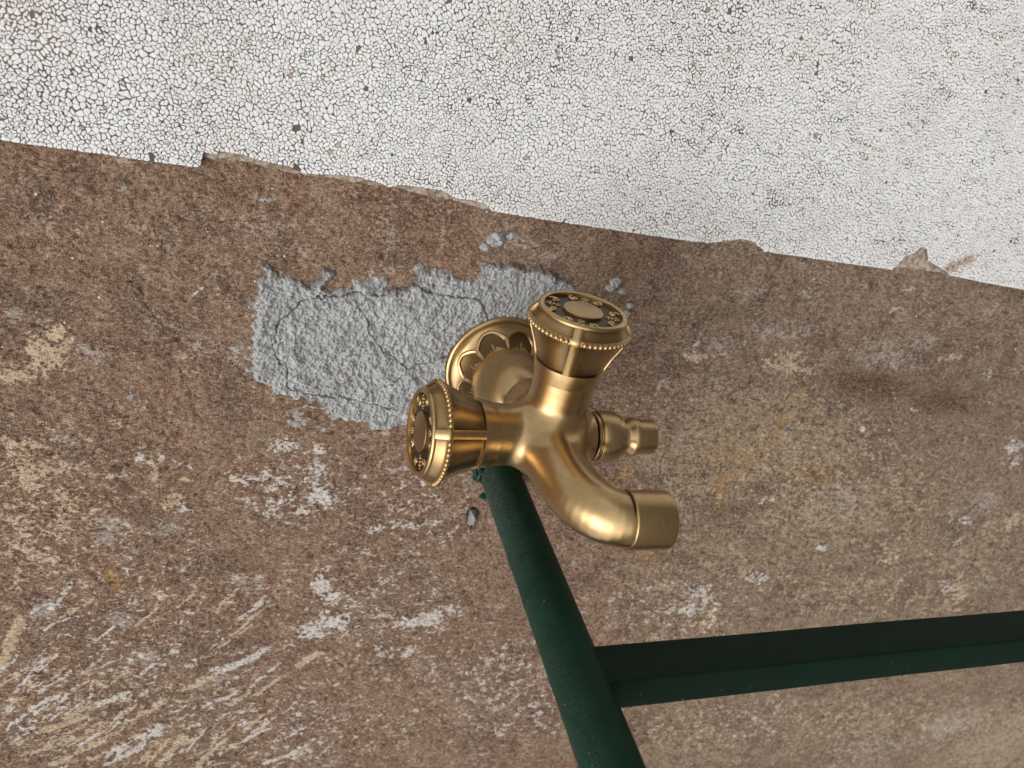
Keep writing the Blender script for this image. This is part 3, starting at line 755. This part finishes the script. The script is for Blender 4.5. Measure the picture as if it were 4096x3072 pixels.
# crumbs of mortar left on the stone
def crumb(px, r, seed, hgt=1.6, mat=M_MORTAR, parent=wall, name='mortar_crumb'):
    c = on_wall([px])[0]; n = 26
    rr = np.linspace(0, 1, 9)[1:]
    V = [(c[0], c[1], hgt)]; F = []
    for r0 in rr:
        for j in range(n):
            a = 2*math.pi*j/n
            k = 0.55+0.9*float(fbm(np.array([math.cos(a)*1.7+seed]), np.array([math.sin(a)*1.7+seed*2.0]), seed, 3)[0])
            x = c[0]+r*r0*k*math.cos(a); y_ = c[1]+r*r0*k*math.sin(a)*0.75
            z = hgt*(1-r0**3)+(float(fbm(np.array([x/1.1]), np.array([y_/1.1]), seed, 2)[0])-.5)*hgt*1.6-0.8*(r0 > .95)
            V.append((x, y_, z))
    for j in range(n): F.append((0, 1+j, 1+(j+1) % n))
    for i in range(len(rr)-1):
        for j in range(n):
            a = 1+i*n+j; b = 1+i*n+(j+1) % n
            F.append((a, a+n, b+n, b))
    return obj(name, V, F, mat, parent)
for k_, (px_, r_, h_) in enumerate([((1985, 958), 4.2, 2.0), ((1940, 990), 2.6, 1.6), ((2045, 945), 2.2, .9), ((2462, 1128), 3.2, 2.2), ((2440, 1150), 3.0, 1.8), ((2490, 1165), 2.4, 1.6), ((2505, 1255), 2.6, 1.5), ((2520, 1225), 1.8, 1.2)]):
    crumb(px_, r_, 3+k_, h_)

# stone chip stuck in the hole and the dab of green paint by the tube's foot
c = on_wall([(1890, 2075)])[0]
V = [(c[0]-2.6, c[1]-4.6, -3), (c[0]+2.8, c[1]-4.2, -3), (c[0]+2.2, c[1]+3.8, -3), (c[0]-1.6, c[1]+4.6, -3),
     (c[0]-1.7, c[1]-3.4, 1.6), (c[0]+0.6, c[1]-2.9, 1.9), (c[0]+1.0, c[1]+1.4, 2.3), (c[0]-0.6, c[1]+3.6, 1.2), (c[0]+2.2, c[1]-1.2, 0.2)]
F = [(4, 5, 6, 7), (0, 1, 5, 4), (1, 8, 5), (1, 2, 8), (5, 8, 6), (8, 2, 6), (2, 3, 7, 6), (3, 0, 4, 7)]
tag(obj('stone_chip', V, F, M_CHIP, None, smooth=False, origin=(c[0], c[1], 0)), 'small sharp grey stone chip stuck in a hole beside the green tube', 'stone')
crumb((1935, 1905), 6.2, 23, 1.5, M_GREEN, wall, 'paint_dab')
crumb((1912, 1885), 4.0, 29, 1.2, M_GREEN, wall, 'paint_dab')
crumb((1932, 1985), 3.0, 31, 0.6, M_GREEN, wall, 'paint_dab')

# ================================================================== green bracket
TU, TV, TR = 12.9, -64.2, 10.7
brk = thing('metal_bracket', (TU, TV, 0), 'dark green painted metal bracket of a round tube and a square bar', 'bracket')
nt_, ns_ = 130, 64
tw = np.linspace(-6, 330, nt_)
V = []
for i, w_ in enumerate(tw):
    a = 2*math.pi*np.arange(ns_)/ns_
    rr = TR+0.22*(fbm(a*3.2, np.full(ns_, w_/7.0), 5, 3)-.5)*2*np.where(np.abs(a-math.pi) < 2.6, 1, 0.4)
    V.append(np.column_stack([TU-1.2-0.034*w_+rr*np.cos(a), TV+rr*np.sin(a), np.full(ns_, w_)]))
V = np.concatenate(V)
I = np.arange(nt_*ns_).reshape(nt_, ns_)
Ft = np.stack([I[:-1], np.roll(I, -1, 1)[:-1], np.roll(I, -1, 1)[1:], I[1:]], -1).reshape(-1, 4)
obj('tube', V, [tuple(f) for f in Ft]+[tuple(range((nt_-1)*ns_, nt_*ns_))], M_GREEN, brk)
# square bar running down from the tube, edges rounded
sec = []
for cx_, cy_, a0_ in ((-57.2, 142.9, 0), (-70.6, 142.9, 90), (-70.6, 127.2, 180), (-57.2, 127.2, 270)):
    for k in range(5):
        g = math.radians(a0_+k*22.5); sec.append((cx_+1.1*math.cos(g), cy_+1.1*math.sin(g)))
us = np.concatenate([[TU-2], np.linspace(TU+6, 640, 60)])
V = [(u_, p[0]+0.12*math.sin(u_*0.05), p[1]+0.10*math.sin(u_*0.03+1)) for u_ in us for p in sec]
n = len(sec); F = []
for i in range(len(us)-1):
    for j in range(n):
        k = (j+1) % n; F.append((i*n+j, i*n+k, (i+1)*n+k, (i+1)*n+j))
F.append(tuple(range((len(us)-1)*n, len(us)*n)))
obj('square_bar', V, F, M_BARG, brk)

# ================================================================== the tap
tap = thing('water_tap', (0, 0, 0), 'antique brass wall tap with two ornate round handles, curved spout and hose nipple', 'tap')
BC = np.array([4.42, 1.14, 64.3])
AL = np.array([-1, .066, .074]); AL /= np.linalg.norm(AL)
AT = np.array([.016, 1, .04]); AT /= np.linalg.norm(AT)

# ---- wall plate
plate_prof = [(27.6, -1.0), (28.0, 0.2), (28.0, 1.6), (27.5, 2.5), (26.9, 3.0), (26.3, 3.15), (25.7, 2.9), (24.6, 3.0), (23.2, 3.6), (21.6, 4.9), (20.0, 6.7), (18.4, 8.9), (17.0, 11.2), (16.0, 13.4)]
def plate_w(r):
    rr = [p[0] for p in plate_prof[::-1]]; ww = [p[1] for p in plate_prof[::-1]]
    return float(np.interp(r, rr, ww))
pl = obj('wall_plate', *lathe(plate_prof, (0, 0, 0), (0, 0, 1), 128), M_BAND, tap)
def on_plate(r, a, lift=0.0):
    return np.array([r*math.cos(a), r*math.sin(a), plate_w(r)+lift])
A0 = math.radians(97)
for k in range(8):
    a = A0+k*math.pi/4; b = a+math.pi/4; m_ = (a+b)/2
    # floor of the petal
    rim = []
    arch = []
    for q in np.linspace(0, 1, 15):
        an = a+(b-a)*q
        arch.append((19.3+3.2*min(1, 2.6*min(q, 1-q))**0.8+0.35*math.sin(math.pi*q), an))
    ring = arch[1:-1]+[(16.6, b-0.06), (16.4, m_), (16.6, a+0.06)]
    V = []; F = []
    for lay_ in (1.0, 0.66, 0.33):
        for r_, an in ring:
            r2 = 18.6+(r_-18.6)*lay_; a2 = m_+(an-m_)*lay_
            V.append(on_plate(r2, a2, 0.10 if lay_ == 1 else 0.14))
    V.append(on_plate(18.6, m_, 0.14))
    n = len(ring)
    for l_ in range(2):
        for i in range(n): F.append((l_*n+i, (l_+1)*n+i, (l_+1)*n+(i+1) % n, l_*n+(i+1) % n))
    for i in range(n): F.append((2*n+i, 3*n, 2*n+(i+1) % n))
    obj('petal', V, [tuple(reversed(f)) for f in F], M_PETAL, pl)
    parts = [tube([on_plate(r_, an, 0.25) for r_, an in arch], [1.3]+[1.05]*13+[1.3], 8, 1.0)]
    parts.append(tube([on_plate(r_, a, 0.2) for r_ in (21.0, 20.0, 19.2, 18.2, 17.2, 16.4)], [0.4, 1.1, 1.4, 1.2, 1.05, 1.0], 8, 1.0))
    parts.append(tube([on_plate(r_, m_, 0.2) for r_ in (18.9, 18.2, 17.4, 16.4)], [0.25, 0.5, 0.55, 0.6], 8, 0.5))
    obj('petal_rib', *merge(parts), M_BAND, pl)

# ---- domed neck
pr = [(15.2, 12.2), (16.4, 12.4), (17.0, 13.0), (17.15, 13.7), (16.95, 14.4)]
for q in np.linspace(0.1, 1, 16):
    w_ = 14.4+q*24; pr.append((16.9*math.sqrt(max(0.02, 1-(q*24/27.5)**2)), w_))
obj('domed_neck', *lathe(pr, (0, 0, 0), (0, 0, 1), 96), M_BRASS, tap)

# ---- body with spout: one casting, blended by a smooth union and meshed by surface nets
spout_path = np.array([(4.0, 0.6, 64), (2.2, 0.3, 74), (1.3, 0, 84), (1.5, 0, 94), (2.7, 0, 103), (5.6, 0, 111), (10.3, 0, 117.2), (16.3, 0, 120.2), (23, 0, 121.0)])
spout_r = np.array([13.2, 12.6, 12.0, 11.5, 11.1, 10.8, 10.5, 10.3, 10.2])
def catmull(P, m=4):
    P = np.asarray(P, float); out = []
    for i in range(len(P)-1):
        p0, p1, p2, p3 = P[max(i-1, 0)], P[i], P[i+1], P[min(i+2, len(P)-1)]
        for t in np.arange(m)/m:
            out.append(0.5*((2*p1)+(-p0+p2)*t+(2*p0-5*p1+4*p2-p3)*t*t+(-p0+3*p1-3*p2+p3)*t**3))
    out.append(P[-1]); return np.array(out)
sp = catmull(np.column_stack([spout_path, spout_r]), 3)
def seg_sdf(X, a, b, ra, rb, flat_end=True):
    ab = b-a; L = ab@ab
    t = ((X-a)@ab)/L
    tc = np.clip(t, 0, 1)
    q = X-(a+tc[:, None]*ab)
    d = np.sqrt((q*q).sum(1))-(ra+(rb-ra)*tc)
    return d, t, math.sqrt(L)
def cyl(X, a, axis, L, prof):
    """rod from a along axis with a radius profile, cut flat at L"""
    y_ = X-a; t = y_@axis
    q = y_-t[:, None]*axis
    r = np.sqrt((q*q).sum(1))
    R = np.interp(np.clip(t, 0, L), [p[0] for p in prof], [p[1] for p in prof])
    d = r-R
    d0 = np.sqrt(np.maximum(r-R+R*0, -1e3)**2)
    back = np.sqrt(r*r+np.minimum(t, 0)**2)-R           # rounded at the start
    d = np.where(t < 0, back, d)
    return np.maximum(d, t-L)
def smin(a, b, k):
    h = np.clip(0.5+0.5*(b-a)/k, 0, 1)
    return b*(1-h)+a*h-k*h*(1-h)
AN = np.array([1., 0, 0])
def body_sdf(X):
    dL = cyl(X, BC, AL, 29.0, [(0, 13.2), (12, 12.5), (22, 12.7), (29, 13.1)])
    dT = cyl(X, BC, AT, 31.0, [(0, 13.2), (12, 12.5), (24, 12.7), (31, 13.1)])
    dN = cyl(X, BC, AN, 17.5, [(0, 12.5), (10, 11.6), (17.5, 11.2)])
    dW = cyl(X, BC, np.array([-.06, -.02, -1.]), 34.0, [(0, 13.0), (14, 12.2), (34, 11.5)])
    dS = np.full(len(X), 1e3)
    for i in range(len(sp)-1):
        d, t, L = seg_sdf(X, sp[i, :3], sp[i+1, :3], sp[i, 3], sp[i+1, 3]); dS = np.minimum(dS, d)
    dS = np.maximum(dS, X[:, 0]-21.0-1000*(X[:, 2] < 90))
    k = 9.0
    d = smin(dL, dT, k); d = smin(d, dW, k); d = smin(d, dS, 8.0); d = smin(d, dN, 4.0)
    return d
h_ = 0.85
g0 = np.array([-32., -18., 22.]); g1_ = np.array([28., 36., 135.])
dim = np.ceil((g1_-g0)/h_).astype(int)+1
gx = [g0[i]+h_*np.arange(dim[i]) for i in range(3)]
XX = np.stack(np.meshgrid(*gx, indexing='ij'), -1).reshape(-1, 3)
D_ = np.concatenate([body_sdf(c_) for c_ in np.array_split(XX, 12)]).reshape(dim)
def surface_nets(D, g0, h):
    nx, ny, nz = D.shape
    inside = D < 0
    cnt = np.zeros((nx-1, ny-1, nz-1), int)
    for i in (0, 1):
        for j in (0, 1):
            for k in (0, 1): cnt += inside[i:nx-1+i, j:ny-1+j, k:nz-1+k]
    act = (cnt > 0) & (cnt < 8)
    idx = np.full(act.shape, -1); ai = np.argwhere(act); idx[act] = np.arange(len(ai))
    acc = np.zeros((len(ai), 3)); num = np.zeros(len(ai))
    cs = [(i, j, k) for i in (0, 1) for j in (0, 1) for k in (0, 1)]
    for c0 in cs:
        for ax in range(3):
            if c0[ax]: continue
            c1 = list(c0); c1[ax] = 1
            a = D[tuple((ai+c0).T)]; b = D[tuple((ai+c1).T)]
            m = (a < 0) != (b < 0)
            t = np.where(m, a/(a-b+1e-12), 0)
            p = np.array(c0, float)+np.zeros((len(ai), 3)); p[:, ax] += t
            acc += p*m[:, None]; num += m
    V = g0+h*(ai+acc/num[:, None])
    F = []
    for ax in range(3):
        o1, o2 = [(1, 2), (2, 0), (0, 1)][ax]
        s0 = [slice(None)]*3; s1 = [slice(None)]*3; s0[ax] = slice(0, -1); s1[ax] = slice(1, None)
        cr = inside[tuple(s0)] != inside[tuple(s1)]
        e = np.argwhere(cr)
        e = e[(e[:, o1] > 0) & (e[:, o2] > 0) & (e[:, o1] < D.shape[o1]-1) & (e[:, o2] < D.shape[o2]-1)]
        d1v = np.zeros(3, int); d1v[o1] = 1; d2v = np.zeros(3, int); d2v[o2] = 1
        q = np.stack([idx[tuple((e-d1v-d2v).T)], idx[tuple((e-d2v).T)], idx[tuple(e.T)], idx[tuple((e-d1v).T)]], -1)
        fl_ = ~inside[tuple(e.T)]
        q[fl_] = q[fl_][:, ::-1]
        F.append(q[(q >= 0).all(1)])
    return V, np.concatenate(F)
BV, BF = surface_nets(D_, g0, h_)
def grad(X, e=0.05):
    g = np.empty_like(X)
    for i in range(3):
        dx = np.zeros(3); dx[i] = e
        g[:, i] = (body_sdf(X+dx)-body_sdf(X-dx))/(2*e)
    return g
for _ in range(2):
    g = grad(BV); d = body_sdf(BV)
    BV = BV-np.clip(d/np.maximum((g*g).sum(1), 0.2), -0.5, 0.5)[:, None]*g
bd = obj('tap_body', BV, BF, M_BRASS, tap)

# ---- spout end
AS = np.array([1.0, 0.0, 0.045]); AS /= np.linalg.norm(AS)
S0 = np.array([15.7, 0.0, 119.9])
obj('spout_collar', *lathe([(9.0, 0.3), (10.85, 0.3), (11.0, 0.5), (11.05, 0.9), (11.0, 15.4), (10.85, 16.2), (10.4, 16.6), (8.6, 16.6), (8.2, 16.0), (8.2, 4)], S0, AS, 96), M_BAND, tap)
obj('collar_groove', *lathe([(9.6, -0.7), (10.42, -0.65), (10.45, 0.0), (10.4, 0.35), (9.8, 0.5)], S0, AS, 96), M_DARK, tap)

# ---- hose nipple
NB0 = BC
nip = obj('hose_nipple', *lathe([(9.6, 15), (9.9, 16.2), (9.9, 18.6), (10.5, 19.2), (10.5, 20.0), (9.8, 20.2), (9.8, 20.8), (10.8, 20.9), (11.05, 21.3), (11.05, 28.6), (10.95, 28.8), (9.75, 28.85), (9.6, 29.1), (9.6, 31.5),
                                (9.45, 31.7), (7.0, 31.75), (6.7, 32.0), (6.6, 34.6), (7.0, 35.4), (8.3, 37.0), (8.5, 37.3), (8.5, 39.4), (8.3, 39.6), (7.75, 39.7), (7.75, 47.0), (7.6, 47.6), (6.0, 47.7), (5.6, 47.2), (5.6, 40)], NB0, AN, 96), M_BAND, tap)
obj('thread', *merge([lathe([(9.8, 16.3+i*0.85), (10.7, 16.7+i*0.85), (9.8, 17.1+i*0.85)], NB0, AN, 72) for i in range(3)]), M_DARK, nip)

# ---- handles
def handle(axis, tF, roll):
    """tF = distance of the face ring from the body's centre"""
    a, e1, e2 = basis(axis, roll)
    c = BC
    b = tF-6.0; s = tF-29.4                 # bead ring, start of the collar
    def P(r, an, t): return c+a*t+r*(math.cos(an)*e1+math.sin(an)*e2)
    root = obj('handle', *lathe([(12.4, s), (12.9, s+0.1), (12.95, s+0.5), (14.0, s+6.5), (14.1, s+6.8), (13.55, s+7.0), (13.75, s+7.6), (15.4, s+12.5), (17.7, s+17.6), (19.5, b-1.2), (19.9, b-0.7), (19.9, b+0.8), (19.6, b+1.2),
                                 (18.8, b+2.0), (18.0, b+3.6), (17.5, tF-1.6), (17.3, tF-1.3), (17.4, tF-0.7), (17.2, tF-0.2), (16.7, tF), (15.9, tF+0.02), (15.6, tF-0.2), (15.5, tF-1.4), (0.01, tF-1.4)], c, axis, 128, ref=roll), M_PANEL, tap)
    pv = np.zeros(len(root.data.vertices)); prof_t = [s, s+.1, s+.5, s+6.5, s+6.8, s+7, s+7.6, s+12.5, s+17.6, b-1.2, b-.7, b+.8, b+1.2, b+2, b+3.6, tF-1.6, tF-1.3, tF-.7, tF-.2, tF, tF, tF-.2, tF-1.4, tF-1.4]
    for i, t_ in enumerate(prof_t):
        for j in range(128):
            an = 2*math.pi*j/128; k_ = abs((an+math.pi/4) % (math.pi/2)-math.pi/4)
            dd_ = 17*k_-1.7
            if s+6.9 <= t_ <= b-1: v_ = max(math.exp(-max(dd_, 0)/1.5), math.exp(-(t_-s-6.9)/1.5), 0.5*math.exp(-(b-1-t_)/1.2))
            elif b+1 <= t_ <= tF-1.2: v_ = max(math.exp(-max(dd_, 0)/1.5), 0.75*math.exp(-(t_-b-1)/0.7), 0.75*math.exp(-(tF-1.2-t_)/0.7))
            else: v_ = 0
            pv[i*128+j] = v_
    attr(root, 'patina', pv)
    obj('collar', *lathe([(12.9, s-0.02), (13.22, s+0.0), (13.3, s+0.25), (13.75, s+3.3), (14.45, s+6.4), (14.45, s+6.75), (13.6, s+6.95)], c, axis, 128, ref=roll), M_BAND, root)
    obj('face_ring', *lathe([(17.35, tF-1.5), (17.62, tF-1.2), (17.7, tF-0.7), (17.45, tF-0.1), (16.9, tF+0.22), (15.9, tF+0.22), (15.45, tF-0.05), (15.35, tF-1.38)], c, axis, 128, ref=roll), M_ORN, root)
    obj('face_floor', *lathe([(15.45, tF-1.32), (7.0, tF-1.32)], c, axis, 96, ref=roll), M_DARK, root)
    obj('medallion', *lathe([(8.0, tF-1.34), (8.0, tF-0.35), (7.75, tF-0.1), (7.3, tF-0.02), (0.01, tF+0.05)], c, axis, 96, ref=roll), M_PANEL, root)  # darker brass puts the shaded tone of the face into its colour
    # straps: from the collar over the bead ring to the face
    line = [(14.1, s+6.2), (14.35, s+7.2), (16.0, s+12.5), (18.3, s+17.6), (20.1, b-1.6), (20.75, b-0.9), (20.85, b), (20.75, b+0.9), (20.0, b+1.7), (18.9, b+3.4), (17.85, tF-1.4), (17.4, tF-0.6), (16.6, tF+0.1)]
    for q in range(4):
        an = q*math.pi/2
        V = []; F = []
        for r_, t_ in line:
            for x_, dr in ((-1.85, -1.0), (-1.8, -0.06), (-1.5, 0.12), (0, 0.16), (1.5, 0.12), (1.8, -0.06), (1.85, -1.0)):
                V.append(P(r_+dr, an+x_/r_, t_))
        for i in range(len(line)-1):
            for j in range(6): F.append((i*7+j, i*7+j+1, (i+1)*7+j+1, (i+1)*7+j))
        obj('strap', V, F, M_BAND, root)
    # bead ring
    obj('bead_groove', *lathe([(19.6, b-1.25), (20.05, b-1.05), (20.0, b-0.8), (19.7, b-0.7), (19.7, b+0.7), (20.0, b+0.8), (20.05, b+1.05), (19.6, b+1.3)], c, axis, 128, ref=roll), M_PANEL, root)
    bead_me = None
    for q in range(4):
        for i in range(13):
            an = q*math.pi/2+0.118+(math.pi/2-0.236)*(i+0.5)/13-0.0
            pos = P(20.25, an, b)
            if bead_me is None:
                Vb, Fb = sphere((0, 0, 0), 1.16, a, 0.9, 10, 6)
                bead_me = mesh_from('bead', Vb, Fb, (0, 0, 0), True, M_ORN)
            o = bpy.data.objects.new('bead', bead_me); col.objects.link(o); o.parent = root
            o.location = Vector(W(pos)-W(np.array(base_of[root.name], float)))
    # scrolls and berries on the face
    fz = tF-1.25
    def F2(x, y_, lift=0.0): return c+a*(fz+lift)+x*e1+y_*e2
    for q in range(4):
        an = q*math.pi/2
        ca, sa_ = math.cos(an), math.sin(an)
        def loc(rad, tan_, lift=0.0): return F2(rad*ca-tan_*sa_, rad*sa_+tan_*ca, lift)
        parts = []
        for rd, tn, r_ in ((11.6, 0, .8), (13.0, 0.95, .7), (13.0, -0.95, .7), (10.2, 0.85, .62), (10.2, -0.85, .62), (14.2, 0, .6), (9.2, 0, .5)):
            parts.append(sphere(loc(rd, tn, 0.15), r_, a, 0.8, 8, 5))
        obj('berry_cluster', *merge(parts), M_ORN, root)
        for sgn in (-1, 1):
            path = []
            for t in np.linspace(0, 1, 22):
                g = 0.3+t*5.4; rr_ = 2.3*(1-t*0.72)
                path.append(loc(11.9+rr_*math.cos(g), sgn*(4.6+rr_*math.sin(g)), 0.2))
            rad = [0.58]*20+[0.5, 0.4]
            lead = [loc(10.0, sgn*1.7, 0.1), loc(12.6, sgn*2.2, 0.15)]
            tail = [loc(11.9+2.1, sgn*(4.8), 0.15), loc(12.4, sgn*6.4, 0.1)]
            pts_ = [tube(path, rad, 7, 1.0, up=a+0.01), sphere(loc(11.9, sgn*4.6, 0.2), 0.8, a, 0.9, 8, 5)]
            obj('scroll', *merge(pts_), M_ORN, root)
    return root
handle(AL, 56.8, (0, 0.55, 1))
handle(AT, 58.7, (-0.45, 0, 1))
